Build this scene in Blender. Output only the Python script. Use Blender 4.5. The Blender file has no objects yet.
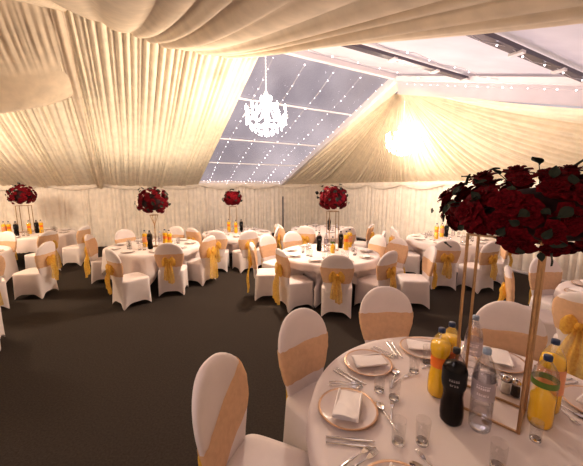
import bpy, math, random
from mathutils import Vector, Matrix
random.seed(7)
PI = math.pi
sc = bpy.context.scene
COL = sc.collection

# ------------------------------------------------------------------ camera maths (photo 583x466)
FPX, IW, IH, HC = 300.0, 583.0, 466.0, 1.95
PITCH = math.atan(46 / 300.0)
CP, SP = math.cos(PITCH), math.sin(PITCH)

def ray(x, y):
    a = (x - IW / 2) / FPX
    b = (y - IH / 2) / FPX
    return Vector((a, CP - b * SP, -SP - b * CP))

def at(x, y, z=0.0):
    d = ray(x, y)
    t = (z - HC) / d.z
    return Vector((d.x * t, d.y * t, z))

# tent frame: u along the ridge, v across
RU = Vector((.875, .485, 0)).normalized()
GV = Vector((-RU.y, RU.x, 0))

def W(u, v, z):
    return RU * u + GV * v + Vector((0, 0, z))

# ------------------------------------------------------------------ materials
MATS = {}

def new_mat(name):
    m = bpy.data.materials.new(name)
    m.use_nodes = True
    nt = m.node_tree
    for n in list(nt.nodes):
        nt.nodes.remove(n)
    out = nt.nodes.new('ShaderNodeOutputMaterial')
    MATS[name] = m
    return m, nt, out

def pbr(name, col, rough=.6, metal=0.0, var=.0, vscale=20, bump=0.0, bscale=200, emis=None, estr=0, sheen=0, spec=.5):
    m, nt, out = new_mat(name)
    b = nt.nodes.new('ShaderNodeBsdfPrincipled')
    b.inputs['Base Color'].default_value = (*col, 1)
    b.inputs['Roughness'].default_value = rough
    b.inputs['Metallic'].default_value = metal
    b.inputs['Specular IOR Level'].default_value = spec
    if sheen:
        b.inputs['Sheen Weight'].default_value = sheen
    if emis:
        b.inputs['Emission Color'].default_value = (*emis, 1)
        b.inputs['Emission Strength'].default_value = estr
    tc = nt.nodes.new('ShaderNodeTexCoord')
    if var:
        n = nt.nodes.new('ShaderNodeTexNoise')
        n.inputs['Scale'].default_value = vscale
        n.inputs['Detail'].default_value = 4
        nt.links.new(tc.outputs['Object'], n.inputs['Vector'])
        r = nt.nodes.new('ShaderNodeValToRGB')
        r.color_ramp.elements[0].position = .3
        r.color_ramp.elements[1].position = .7
        r.color_ramp.elements[0].color = (*[c * (1 - var) for c in col], 1)
        r.color_ramp.elements[1].color = (*[min(1, c * (1 + var)) for c in col], 1)
        nt.links.new(n.outputs['Fac'], r.inputs['Fac'])
        nt.links.new(r.outputs['Color'], b.inputs['Base Color'])
    if bump:
        n = nt.nodes.new('ShaderNodeTexNoise')
        n.inputs['Scale'].default_value = bscale
        n.inputs['Detail'].default_value = 3
        nt.links.new(tc.outputs['Object'], n.inputs['Vector'])
        bp = nt.nodes.new('ShaderNodeBump')
        bp.inputs['Strength'].default_value = bump
        bp.inputs['Distance'].default_value = .01
        nt.links.new(n.outputs['Fac'], bp.inputs['Height'])
        nt.links.new(bp.outputs['Normal'], b.inputs['Normal'])
    nt.links.new(b.outputs[0], out.inputs[0])
    return m

def cloth(name, col, trans=.2, transp=0.0, var=.08, vscale=6):
    """thin fabric: diffuse + translucent (+ see-through weave)"""
    m, nt, out = new_mat(name)
    d = nt.nodes.new('ShaderNodeBsdfDiffuse')
    t = nt.nodes.new('ShaderNodeBsdfTranslucent')
    tc = nt.nodes.new('ShaderNodeTexCoord')
    n = nt.nodes.new('ShaderNodeTexNoise')
    n.inputs['Scale'].default_value = vscale
    n.inputs['Detail'].default_value = 3
    nt.links.new(tc.outputs['Object'], n.inputs['Vector'])
    r = nt.nodes.new('ShaderNodeValToRGB')
    r.color_ramp.elements[0].position = .3
    r.color_ramp.elements[1].position = .7
    r.color_ramp.elements[0].color = (*[c * (1 - var) for c in col], 1)
    r.color_ramp.elements[1].color = (*[min(1, c * (1 + var)) for c in col], 1)
    nt.links.new(n.outputs['Fac'], r.inputs['Fac'])
    nt.links.new(r.outputs[0], d.inputs[0])
    nt.links.new(r.outputs[0], t.inputs[0])
    mx = nt.nodes.new('ShaderNodeMixShader')
    mx.inputs[0].default_value = trans
    nt.links.new(d.outputs[0], mx.inputs[1])
    nt.links.new(t.outputs[0], mx.inputs[2])
    last = mx
    if transp:
        tr = nt.nodes.new('ShaderNodeBsdfTransparent')
        m2 = nt.nodes.new('ShaderNodeMixShader')
        m2.inputs[0].default_value = transp
        nt.links.new(mx.outputs[0], m2.inputs[1])
        nt.links.new(tr.outputs[0], m2.inputs[2])
        last = m2
    nt.links.new(last.outputs[0], out.inputs[0])
    return m

def thin_glass(name, tint=(1, 1, 1), refl=.12, rough=.03, fres=.35):
    m, nt, out = new_mat(name)
    tr = nt.nodes.new('ShaderNodeBsdfTransparent')
    tr.inputs[0].default_value = (*tint, 1)
    g = nt.nodes.new('ShaderNodeBsdfGlossy')
    g.inputs['Roughness'].default_value = rough
    lw = nt.nodes.new('ShaderNodeLayerWeight')
    lw.inputs['Blend'].default_value = .35
    mm = nt.nodes.new('ShaderNodeMath')
    mm.operation = 'MULTIPLY_ADD'
    mm.inputs[1].default_value = fres
    mm.inputs[2].default_value = refl
    nt.links.new(lw.outputs['Fresnel'], mm.inputs[0])
    mx = nt.nodes.new('ShaderNodeMixShader')
    nt.links.new(mm.outputs[0], mx.inputs[0])
    nt.links.new(tr.outputs[0], mx.inputs[1])
    nt.links.new(g.outputs[0], mx.inputs[2])
    nt.links.new(mx.outputs[0], out.inputs[0])
    return m

def emit(name, col, s):
    m, nt, out = new_mat(name)
    e = nt.nodes.new('ShaderNodeEmission')
    e.inputs[0].default_value = (*col, 1)
    e.inputs[1].default_value = s
    nt.links.new(e.outputs[0], out.inputs[0])
    return m

IVORY = (.90, .78, .60)
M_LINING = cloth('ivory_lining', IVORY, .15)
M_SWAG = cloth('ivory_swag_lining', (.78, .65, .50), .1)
M_WALL = cloth('ivory_wall_drape', (.90, .80, .70), .05)
M_FILM = cloth('milky_roof_film', (.90, .82, .83), .5, .08, .05, 2)
M_CHAIR = pbr('white_spandex', (.73, .64, .625), .75, var=.03, vscale=8, sheen=.15, spec=.2)
M_SASH = cloth('gold_organza', (1.0, .59, .13), .42, .33, .2, 45)
M_BAND = cloth('peach_organza', (.92, .60, .36), .25, .34, .06, 30)
M_TCLOTH = cloth('white_tablecloth', (.80, .70, .68), .08, 0, .02, 5)
M_NAP = pbr('white_linen', (.86, .78, .76), .8, bump=.1, bscale=300, spec=.2)
M_PORC = pbr('white_porcelain', (.70, .58, .54), .15)
M_RIM = pbr('gold_rim', (.55, .34, .22), .35, .6)
M_STEEL = pbr('polished_steel', (.62, .58, .56), .18, 1)
M_GOLD = pbr('brushed_gold', (.46, .29, .16), .32, .85, var=.1, vscale=30)
M_DKMET = pbr('dark_aluminium', (.16, .14, .16), .4, .7)
M_ALU = pbr('white_aluminium', (.80, .74, .74), .4, .1)
M_PURL = pbr('pale_purlin', (.80, .76, .78), .4, .1)
M_BLK = pbr('black_plastic', (.012, .01, .012), .35)
M_WOOD = pbr('plywood', (.35, .22, .12), .6, var=.2, vscale=12)
M_GLASS = thin_glass('clear_glass', (.985, .98, .98), .02, .02, .22)
M_PANE = thin_glass('clear_roof_pvc', (.97, .95, .97), .01, .25, .10)
M_PET = thin_glass('clear_bottle_plastic', (.975, .97, .982), .035, .04, .45)
M_WATER = thin_glass('still_water', (.985, .98, .988), .02, .02, .2)
M_COLA = pbr('cola', (.006, .003, .003), .3, spec=.25)
M_COLAPET = thin_glass('dark_bottle_plastic', (.75, .70, .68), .012, .06, .10)
M_SHEER = cloth('sheer_lilac_label', (.62, .52, .58), .3, .55)
M_BASEG = pbr('thick_glass_base', (.97, .96, .96), .04)
M_BASEG.node_tree.nodes['Principled BSDF'].inputs['Transmission Weight'].default_value = 1
M_COLALAB = pbr('black_bottle_label', (.008, .007, .008), .45, spec=.25)
M_MARK = pbr('pale_print', (.30, .26, .27), .5)
M_OJ = pbr('orange_juice', (.95, .46, .02), .25, var=.06, vscale=20)
M_OJY = pbr('yellow_juice', (.98, .58, .02), .25, var=.06, vscale=20)
M_OLAB = pbr('orange_bottle_label', (.85, .20, .02), .4)
M_GLAB = pbr('green_bottle_label', (.10, .17, .02), .4)
M_WLAB = pbr('pale_water_label', (.62, .55, .60), .4)
M_RLAB = pbr('peach_bottle_label', (.72, .30, .14), .4)
M_BCAP = pbr('blue_cap', (.02, .035, .10), .4)
M_WCAP = pbr('pale_blue_cap', (.30, .36, .48), .4)
M_ROSE = pbr('underlit_red_petals', (.10, .0015, .005), .8, var=.6, vscale=9, spec=.08)  # same red rose, its underlit look put into a darker colour
M_ROSEB = pbr('lit_red_petals', (.165, .004, .010), .75, var=.5, vscale=9, spec=.12)  # lit version of the same petals, brightness put into the colour
M_RBASE = pbr('dark_red_petal_mass', (.03, .002, .003), .8, var=.5, vscale=25)
M_LEAF = pbr('dark_green_leaf', (.008, .015, .006), .65, var=.3, vscale=10)
M_SALT = pbr('salt', (.75, .70, .66), .9)
M_PEP = pbr('ground_pepper', (.05, .03, .02), .9)
M_CARPET = pbr('dark_carpet', (.047, .036, .030), .95, var=.22, vscale=60.0, bump=.6, bscale=160, spec=.1)
M_CRYST = emit('glowing_crystal', (1, .94, .88), 7)  # own emission stands in for bulb light caught by the crystals
M_CHROME = pbr('glowing_chrome', (.85, .82, .78), .25, .6, emis=(1, .93, .86), estr=.8)  # slight glow added so the metal looks flooded by the bulbs
M_BULB = emit('candle_bulb', (1, .88, .72), 40)
M_FAIRY = emit('fairy_bulb', (1, .93, .98), 9)
M_WIRE = pbr('clear_wire', (.55, .5, .52), .5)

# ------------------------------------------------------------------ mesh helpers
class MB:
    def __init__(s):
        s.v = []; s.f = []; s.fm = []
    def add(s, vs, fs, mi=0):
        b = len(s.v)
        s.v += [tuple(p) for p in vs]
        s.f += [tuple(b + i for i in q) for q in fs]
        s.fm += [mi] * len(fs)
    def grid(s, rows, closed=False, mi=0):
        n = len(rows[0]); vs = [p for r in rows for p in r]; fs = []
        for i in range(len(rows) - 1):
            for j in range(n if closed else n - 1):
                k = (j + 1) % n
                fs.append((i * n + j, i * n + k, (i + 1) * n + k, (i + 1) * n + j))
        s.add(vs, fs, mi)
    def box(s, c, d, mi=0, M=None):
        vs = []
        for x in (-.5, .5):
            for y in (-.5, .5):
                for z in (-.5, .5):
                    p = Vector((c[0] + x * d[0], c[1] + y * d[1], c[2] + z * d[2]))
                    vs.append(M @ p if M else p)
        s.add(vs, [(0, 1, 3, 2), (4, 6, 7, 5), (0, 4, 5, 1), (2, 3, 7, 6), (0, 2, 6, 4), (1, 5, 7, 3)], mi)
    def lathe(s, prof, n=20, c=(0, 0, 0), mi=0, capb=True, capt=True):
        rows = [[(c[0] + r * math.cos(2 * PI * k / n), c[1] + r * math.sin(2 * PI * k / n), c[2] + z) for k in range(n)] for r, z in prof]
        s.grid(rows, True, mi)
        b = len(s.v) - len(prof) * n
        if capb and prof[0][0] > 1e-5:
            s.f.append(tuple(b + k for k in reversed(range(n)))); s.fm.append(mi)
        if capt and prof[-1][0] > 1e-5:
            b2 = b + (len(prof) - 1) * n
            s.f.append(tuple(b2 + k for k in range(n))); s.fm.append(mi)
    def tube(s, pts, r, n=8, mi=0, ell=1.0):
        pts = [Vector(p) for p in pts]
        rows = []
        prev = None
        for i, p in enumerate(pts):
            t = (pts[min(i + 1, len(pts) - 1)] - pts[max(i - 1, 0)]).normalized()
            if prev is None:
                a = t.orthogonal().normalized()
                if abs(t.z) > .9: a = Vector((1, 0, 0)) - t * t.x; a.normalize()
            else:
                a = (prev - t * prev.dot(t)).normalized()
            prev = a
            b = t.cross(a)
            rr = r[i] if isinstance(r, (list, tuple)) else r
            rows.append([p + a * rr * math.cos(2 * PI * k / n) + b * rr * ell * math.sin(2 * PI * k / n) for k in range(n)])
        s.grid(rows, True, mi)
        b0 = len(s.v) - len(rows) * n
        s.f.append(tuple(b0 + k for k in reversed(range(n)))); s.fm.append(mi)
        b1 = b0 + (len(rows) - 1) * n
        s.f.append(tuple(b1 + k for k in range(n))); s.fm.append(mi)
    def bar(s, a, b, w, h, mi=0, up=(0, 0, 1)):
        a = Vector(a); b = Vector(b); t = (b - a).normalized(); up = Vector(up)
        if abs(t.dot(up)) > .97: up = Vector((1, 0, 0))
        sd = t.cross(up).normalized(); u2 = sd.cross(t)
        vs = [p + sd * sx * w / 2 + u2 * sz * h / 2 for p in (a, b) for sx, sz in ((-1, -1), (1, -1), (1, 1), (-1, 1))]
        s.add(vs, [(0, 1, 2, 3), (7, 6, 5, 4), (0, 4, 5, 1), (1, 5, 6, 2), (2, 6, 7, 3), (3, 7, 4, 0)], mi)
    def mesh(s, name, mats, smooth=True):
        me = bpy.data.meshes.new(name)
        me.from_pydata(s.v, [], s.f)
        for m in (mats if isinstance(mats, (list, tuple)) else [mats]):
            me.materials.append(m)
        if len(set(s.fm)) > 1:
            me.polygons.foreach_set('material_index', s.fm)
        me.polygons.foreach_set('use_smooth', [smooth] * len(me.polygons))
        me.update()
        return me

def obj(name, me, parent=None, loc=(0, 0, 0), rot=(0, 0, 0), scale=None):
    o = bpy.data.objects.new(name, me)
    COL.objects.link(o)
    o.location = loc
    o.rotation_euler = rot
    if scale is not None:
        o.scale = (scale,) * 3 if isinstance(scale, (int, float)) else scale
    if parent: o.parent = parent
    return o

def tag(o, label=None, cat=None, group=None):
    if label: o['label'] = label
    if cat: o['category'] = cat
    if group: o['group'] = group
    return o

def thing(name, label, cat, loc=(0, 0, 0), rz=0, group=None, scale=None):
    return tag(obj(name, None, None, loc, (0, 0, rz), scale), label, cat, group)

def struct(name, me, label=None):
    o = obj(name, me)
    o['kind'] = 'structure'
    if label: o['label'] = label
    return o

def dup(root, loc, rz, label, group=None):
    r = root.copy(); COL.objects.link(r)
    r.location = loc; r.rotation_euler = (0, 0, rz); r['label'] = label
    if group: r['group'] = group
    for ch in list(root.children):
        c = ch.copy(); COL.objects.link(c); c.parent = r
        for g in list(ch.children):
            d = g.copy(); COL.objects.link(d); d.parent = c
    return r

# ------------------------------------------------------------------ tent numbers
U1, UA, UE = 2.45, 5.9, 7.9          # clear bay starts / ends, end wall
BAY = 3.1
U2, U3, U4, U5 = U1 - BAY, U1 - 2 * BAY, U1 - 3 * BAY, U1 - 4 * BAY
V0, VR, VN = 11.6, 5.49, -1.0        # far wall, ridge, near wall
ZE, ZR = 2.06, 4.57
KN = math.tan(math.radians(17.0))
ZN = ZR - KN * (VR - VN)
KF = (ZR - ZE) / (V0 - VR)

def zroof(v):
    return ZR - KF * (v - VR) if v >= VR else ZR - KN * (VR - v)

def pleats(length, width, rng, amp):
    """list of (s, d): position along and depth, irregular gathered pleats"""
    out = []; s = 0
    while s < length:
        w = width * rng.uniform(.55, 1.5); a = amp * rng.uniform(.45, 1.25)
        for k in range(6):
            t = k / 6
            out.append((s + w * t, a * (abs(math.sin(PI * t)) ** .8)))
        s += w
    out = [(min(s, length), d) for s, d in out if s < length] + [(length, 0)]
    return out

# floor
mb = MB()
mb.grid([[W(u, v, 0) for u in (U5, UE + .1)] for v in (VN - .1, V0 + .1)])
struct('floor', mb.mesh('floor', M_CARPET), 'dark brown carpet covering the marquee floor')

def wall_drape(name, p0, p1, h, rng, inward, label):
    L = (p1 - p0).length; t = (p1 - p0).normalized()
    pl = pleats(L, .14, rng, .07)
    rows = []
    for i in range(5):
        z = h * i / 4
        k = 1 - .45 * (i / 4) ** 2
        rows.append([p0 + t * s + inward * (d * k) + Vector((0, 0, z)) for s, d in pl])
    m = MB(); m.grid(rows)
    return struct(name, m.mesh(name, M_WALL), label)

rg = random.Random(3)
wall_drape('wall_far', W(U5, V0, 0), W(UE, V0, 0), ZE + .12, rg, -GV, 'pleated ivory drape along the far wall')
wall_drape('wall_right', W(UE, V0, 0), W(UE, VN, 0), ZE + .5, rg, -RU, 'pleated ivory drape on the end wall')
wall_drape('wall_left', W(U5, VN, 0), W(U5, V0, 0), 4.6, rg, RU, 'pleated ivory drape at the left end')
wall_drape('wall_near', W(UE, VN, 0), W(U5, VN, 0), ZN + .05, rg, GV, 'pleated ivory drape behind the viewer')
mb = MB()
mb.bar(W(UE - .10, VN, .03), W(UE - .10, V0 - .1, .03), .03, .06)
struct('baseboard_right', mb.mesh('baseboard_right', M_ALU), 'white rail at the foot of the end wall')

mb = MB(); mb.bar(W(UA + .02, V0 - .16, .02), W(UA + .02, V0 - .16, 1.55), .07, .05)
struct('trim_0', mb.mesh('trim_0', M_DKMET), 'dark upright at the gap between the far wall drapes')
# scalloped pelmets along the eaves
def pelmet(name, p0, p1, z, inward, label):
    L = (p1 - p0).length; t = (p1 - p0).normalized(); n = int(L / .06)
    rows = []
    for i in range(5):
        r = []
        for k in range(n + 1):
            s = L * k / n
            sw = abs(math.sin(PI * s / 1.55))
            drop = .10 + .13 * sw
            bulge = .02 + .035 * math.sin(PI * i / 4) + .006 * math.sin(s * 40)
            r.append(p0 + t * s + inward * (.10 + bulge) + Vector((0, 0, z - drop * i / 4)))
        rows.append(r)
    m = MB(); m.grid(rows)
    struct(name, m.mesh(name, M_WALL), label)
pelmet('trim_1', W(U5 + .1, V0, 0), W(UE - .1, V0, 0), ZE + .03, -GV, 'scalloped ivory pelmet along the far eave')
pelmet('trim_2', W(UE, V0 - .1, 0), W(UE, VN + .1, 0), ZE + .05, -RU, 'scalloped ivory pelmet along the end wall')

# far slope lining, one panel per bay
def far_bay(name, ua, ub, label):
    pl = pleats(ub - ua, .10, rg, .075)
    rows = []; N = 14
    for i in range(N + 1):
        t = i / N
        v = V0 - .02 + (VR - V0 + .02) * t
        r = []
        for s, d in pl:
            x = s / (ub - ua)
            edge = min(1, min(x, 1 - x) / .10)
            sag = .10 * math.sin(PI * t) + .05 * math.sin(PI * x)
            # pleats lean towards the seam where the lining is gathered
            lean = .20 * math.sin(PI * t) * (x - .5) * abs(2 * x - 1) * .5
            r.append(W(ua + s - lean, v, zroof(v) - .06 - sag - d * (.55 + .45 * t) + .05 * (1 - edge)))
        rows.append(r)
    m = MB(); m.grid(rows)
    struct(name, m.mesh(name, M_LINING), label)
far_bay('ceiling_lining', U2, U1, 'pleated ivory roof lining left of the clear roof bay')
far_bay('ceiling_lining', U3, U2, 'pleated ivory roof lining of the second bay from the clear roof')
far_bay('ceiling_lining', U4, U3, 'pleated ivory roof lining of the third bay')
far_bay('ceiling_lining', U5, U4, 'pleated ivory roof lining of the last bay')

# gathered sleeve covering the rafter between the two lined bays
def sleeve(name, u, label):
    m = MB(); rows = []
    for i in range(21):
        t = i / 20; v = V0 + (VR - V0) * t
        z = zroof(v) - .07
        rows.append([W(u + .09 * math.cos(a) + .012 * math.sin(9 * t + 2 * a), v, z - .10 * abs(math.sin(a)) ** .8 - .02 * math.cos(a * 5)) for a in [PI * k / 14 for k in range(15)]])
    m.grid(rows)
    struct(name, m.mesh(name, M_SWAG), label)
sleeve('trim_3', U2, 'gathered fabric sleeve over the rafter between lined roof bays')
sleeve('trim_4', U3, 'gathered fabric sleeve over the left rafter')

# near slope lining: a heavy swag overhead
def near_lining():
    L = U1 - U5
    pl = pleats(L, .26, rg, .11)
    rows = []; N = 26
    for i in range(N + 1):
        t = i / N
        v = VR + (VN - VR) * t
        r = []
        for s, d in pl:
            u = U5 + s
            b = ((U1 - u) % BAY) / BAY
            sag = .18 + .16 * math.sin(PI * b) * (1 - t) ** 2 + .10 * math.sin(PI * min(1, t * 1.1)) + .05 * math.sin(2 * PI * t + u)
            if U1 - u < .6: sag -= .08 * (1 - (U1 - u) / .6)
            shift = .25 * math.sin(PI * t) * math.sin(u * 1.3)
            r.append(W(u + shift * min(1, (U1 - u) / 1.0), v, zroof(v) - sag - d * (.35 + .65 * math.sin(PI * (.12 + .8 * t)))))
        rows.append(r)
    # closing turn-up at the ridge
    rows.insert(0, [Vector(p) + Vector((0, 0, .36)) + GV * .12 for p in rows[0]])
    m = MB(); m.grid(rows)
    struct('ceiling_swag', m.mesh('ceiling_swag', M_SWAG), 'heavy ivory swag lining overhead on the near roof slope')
near_lining()

# lower drape hanging in the left bay: pleated upper part, smooth swag below
def left_drape():
    m = MB(); rows = []
    n = 120; L = U2 - U3
    vA, vB = VR - .1, 7.35
    for i in range(25):
        t = i / 24
        r = []
        for k in range(n + 1):
            x = k / n; u = U2 - .02 - L * x
            v = vA + (vB - vA) * t
            z = zroof(v) - .10 - .46 * math.sin(PI * x) ** .8 * (.35 + .65 * t)
            if t < .66:
                z -= .05 * abs(math.sin(k * .95 + .8 * math.sin(k * .37))) * math.sin(PI * min(1, t / .66))
            else:
                q = (t - .66) / .34
                z -= .26 * math.sin(PI * q) * math.sin(PI * x) ** .5 + .02 * math.sin(q * 14) * math.sin(PI * x)
            r.append(W(u, v, z))
        rows.append(r)
    rows.append([Vector(p) + GV * -.05 + Vector((0, 0, .5 * math.sin(PI * min(1, max(0, k / n)))) ) for k, p in enumerate(rows[-1])])
    m.grid(rows)
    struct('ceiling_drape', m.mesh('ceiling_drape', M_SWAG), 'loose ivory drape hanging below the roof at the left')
left_drape()

# clear bay --------------------------------------------------------
def slope_quad(ua, ub, va, vb, off=0.0, nu=8, nv=10):
    return [[W(ua + (ub - ua) * i / nu, va + (vb - va) * j / nv, zroof(va + (vb - va) * j / nv) + off) for i in range(nu + 1)] for j in range(nv + 1)]
mb = MB(); mb.grid(slope_quad(U1, UA, VR, V0, .04))
struct('window_1', mb.mesh('window_1', M_PANE), 'clear roof panel showing the dusk sky')
mb = MB(); mb.grid(slope_quad(U1 - .3, UE, VN, VR, .05))
struct('ceiling_film', mb.mesh('ceiling_film', M_FILM), 'milky translucent roof film of the near slope')
# beams and purlins
def beam(name, a, b, w, h, mat, label, up=(0, 0, 1)):
    m = MB(); m.bar(a, b, w, h, 0, up)
    o = struct(name, m.mesh(name, mat, False), label)
    return o
beam('trim_5', W(UA, VR, ZR - .05), W(UA, V0 - .05, ZE), .15, .16, M_ALU, 'white aluminium rafter at the right of the clear roof')
beam('trim_6', W(UA, VR, ZR - .05), W(UA, VN, ZN - .05), .12, .10, M_ALU, 'white aluminium rafter of the near slope')
beam('trim_7', W(U1 - .1, VR, ZR - .03), W(UA, VR, ZR - .03), .10, .10, M_ALU, 'white ridge bar over the clear roof')
def onu_far(x, y, u):
    d = ray(x, y); t = u / d.dot(RU); P = Vector((0, 0, HC)) + d * t
    return P.dot(GV)
k = 8
for (x, y) in ((246.6, 99.6), (226, 139), (212.6, 162.6)):
    d = ray(x, y); dv = d.dot(GV); t = (ZR + KF * VR - HC) / (d.z + KF * dv); v = dv * t
    beam('trim_%d' % k, W(U1, v, zroof(v)), W(UA, v, zroof(v)), .035, .035, M_PURL, 'pale purlin crossing the clear roof panel')
    k += 1
beam('trim_%d' % k, W(U1, V0 - .06, ZE + .05), W(UA, V0 - .06, ZE + .05), .08, .08, M_ALU, 'white eave rail under the clear roof panel'); k += 1
for (x, y) in ((468, 76), (590, 79)):
    v = onu_far(x, y, UA)
    z = zroof(v)
    b = beam('trim_%d' % k, W(U1, v, z - .04), W(UA - .05, v, z - .04), .10, .05, M_DKMET, 'dark metal purlin under the milky roof film'); k += 1
    for i, q in enumerate((.42, .72, .97)):
        m = MB(); c = W(U1 + (UA - U1) * q, v, z - .075)
        m.bar(c - RU * .04, c + RU * .04, .14, .03)
        o = obj('bracket', m.mesh('bracket', M_ALU, False), b)
# pale strip imitating the glow under the near rafter, and the fan lining
P0 = W(UA + .12, VR - .05, ZR - .22)
def fan():
    pts = [W(UA, V0, ZE + .02), W(UE, V0, ZE + .02), W(UE, VN, ZE + .12), W(UA, VN, ZE + .34)]
    seg = [(pts[i + 1] - pts[i]).length for i in range(3)]; L = sum(seg)
    pl = pleats(L, .17, rg, .14)
    rows = []; N = 16
    for i in range(N + 1):
        b = .035 + .965 * (i / N)
        r = []
        for s, d in pl:
            q = s; j = 0
            while j < 2 and q > seg[j]: q -= seg[j]; j += 1
            E = pts[j].lerp(pts[j + 1], min(1, q / seg[j]))
            # round the corners a little
            P = P0.lerp(E, b)
            P.z -= .22 * math.sin(PI * b) * (1 if 0 < j else q / seg[0])
            inward = (W(UA - 1.0, 5, 1.0) - P).normalized()
            P += inward * d * (.25 + .75 * b) * (1.4 if b < .9 else .6)
            r.append(P)
        rows.append(r)
    m = MB(); m.grid(rows)
    struct('ceiling_fan_lining', m.mesh('ceiling_fan_lining', M_LINING), 'ivory lining fanned in pleats from the ridge end')
fan()
mb = MB()
rows = []
for i in range(2):
    r = []
    for j in range(25):
        t = j / 24; v = VR + (VN - VR) * t
        top = zroof(v) - .08
        low = P0.z + (ZE + .34 - P0.z) * t - .12
        r.append(W(UA + .03 + (.06 if i else 0), v, top if i == 0 else low - .06))
    rows.append(r)
mb.grid(rows)
struct('ceiling_glow_band', mb.mesh('ceiling_glow_band', M_FILM), 'pale band standing for the glow under the near rafter')

mb = MB()
rows = [[], []]
for j in range(21):
    t = j / 20; v = VR + (V0 - VR) * t
    a = W(UA - .02, v, zroof(v) + .03); E_ = W(UA, V0, ZE + .02); b_ = P0.lerp(E_, t); b_ = b_ - Vector((0, 0, .06 * (1 - t)))
    rows[0].append(a); rows[1].append(b_ - Vector((0, 0, .22 * math.sin(PI * t) * 0)))
mb.grid(rows)
struct('ceiling_edge', mb.mesh('ceiling_edge', M_LINING), 'ivory fabric edge joining the fanned lining to the rafter')

# fairy lights -----------------------------------------------------
bulb_me = None
m = MB(); m.lathe([(0, -.011), (.009, -.006), (.011, 0), (.009, .006), (0, .011)], 8)
bulb_me = m.mesh('bulb', M_FAIRY)
def fairy(pts, step, label, group):
    rt = thing('fairy_light_string', label, 'fairy lights', pts[0], 0, group)
    o = Vector(pts[0]); loc = [Vector(p) - o for p in pts]
    m = MB(); m.tube(loc, .004, 5)
    obj('wire', m.mesh('wire', M_WIRE), rt)
    for a, b in zip(loc[:-1], loc[1:]):
        n = max(1, int((b - a).length / step))
        for i in range(n):
            p = a.lerp(b, (i + .5 + rg.uniform(-.2, .2)) / n)
            obj('bulb', bulb_me, rt, p + Vector((0, 0, -.01)), (0, 0, 0), rg.uniform(.55, 1.1))
names = ['leftmost', 'second from left', 'third from left', 'fourth from left', 'rightmost']
for i, u in enumerate((U1 + .28, U1 + 1.0, U1 + 1.75, U1 + 2.5, UA - .22)):
    pts = [W(u + .03 * math.sin(j), VR + .1 + (V0 - VR - .25) * j / 8, zroof(VR + .1 + (V0 - VR - .25) * j / 8) - .05 - .03 * (j % 2)) for j in range(9)]
    fairy(pts, .24, 'white fairy light string running down the clear roof panel, %s of five' % names[i], 'fairy lights on the clear roof')
fairy([W(U1 + .1 + (UA - U1 - .2) * j / 6, V0 - .12, ZE + .14 - .03 * (j % 2)) for j in range(7)], .13, 'bright fairy light string along the eave under the clear roof panel', 'fairy lights on the clear roof')
for i, v in enumerate((4.6, 3.1, 1.9)):
    pts = [W(U1 + .2 + (UA - U1 - .3) * j / 6, v, zroof(v) - .05 - .05 * (j % 2)) for j in range(7)]
    fairy(pts, .28, 'white fairy light string under the milky near roof film, %s' % ('nearest the ridge', 'between the two dark purlins', 'beyond the second dark purlin')[i], 'fairy lights under the roof film')
fairy([W(UA - .08, VR - .3 - (VR - .6) * j / 8, zroof(VR - .3 - (VR - .6) * j / 8) - .17) for j in range(9)], .2, 'fairy light string along the near rafter over the fanned lining', 'fairy lights under the roof film')

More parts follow.
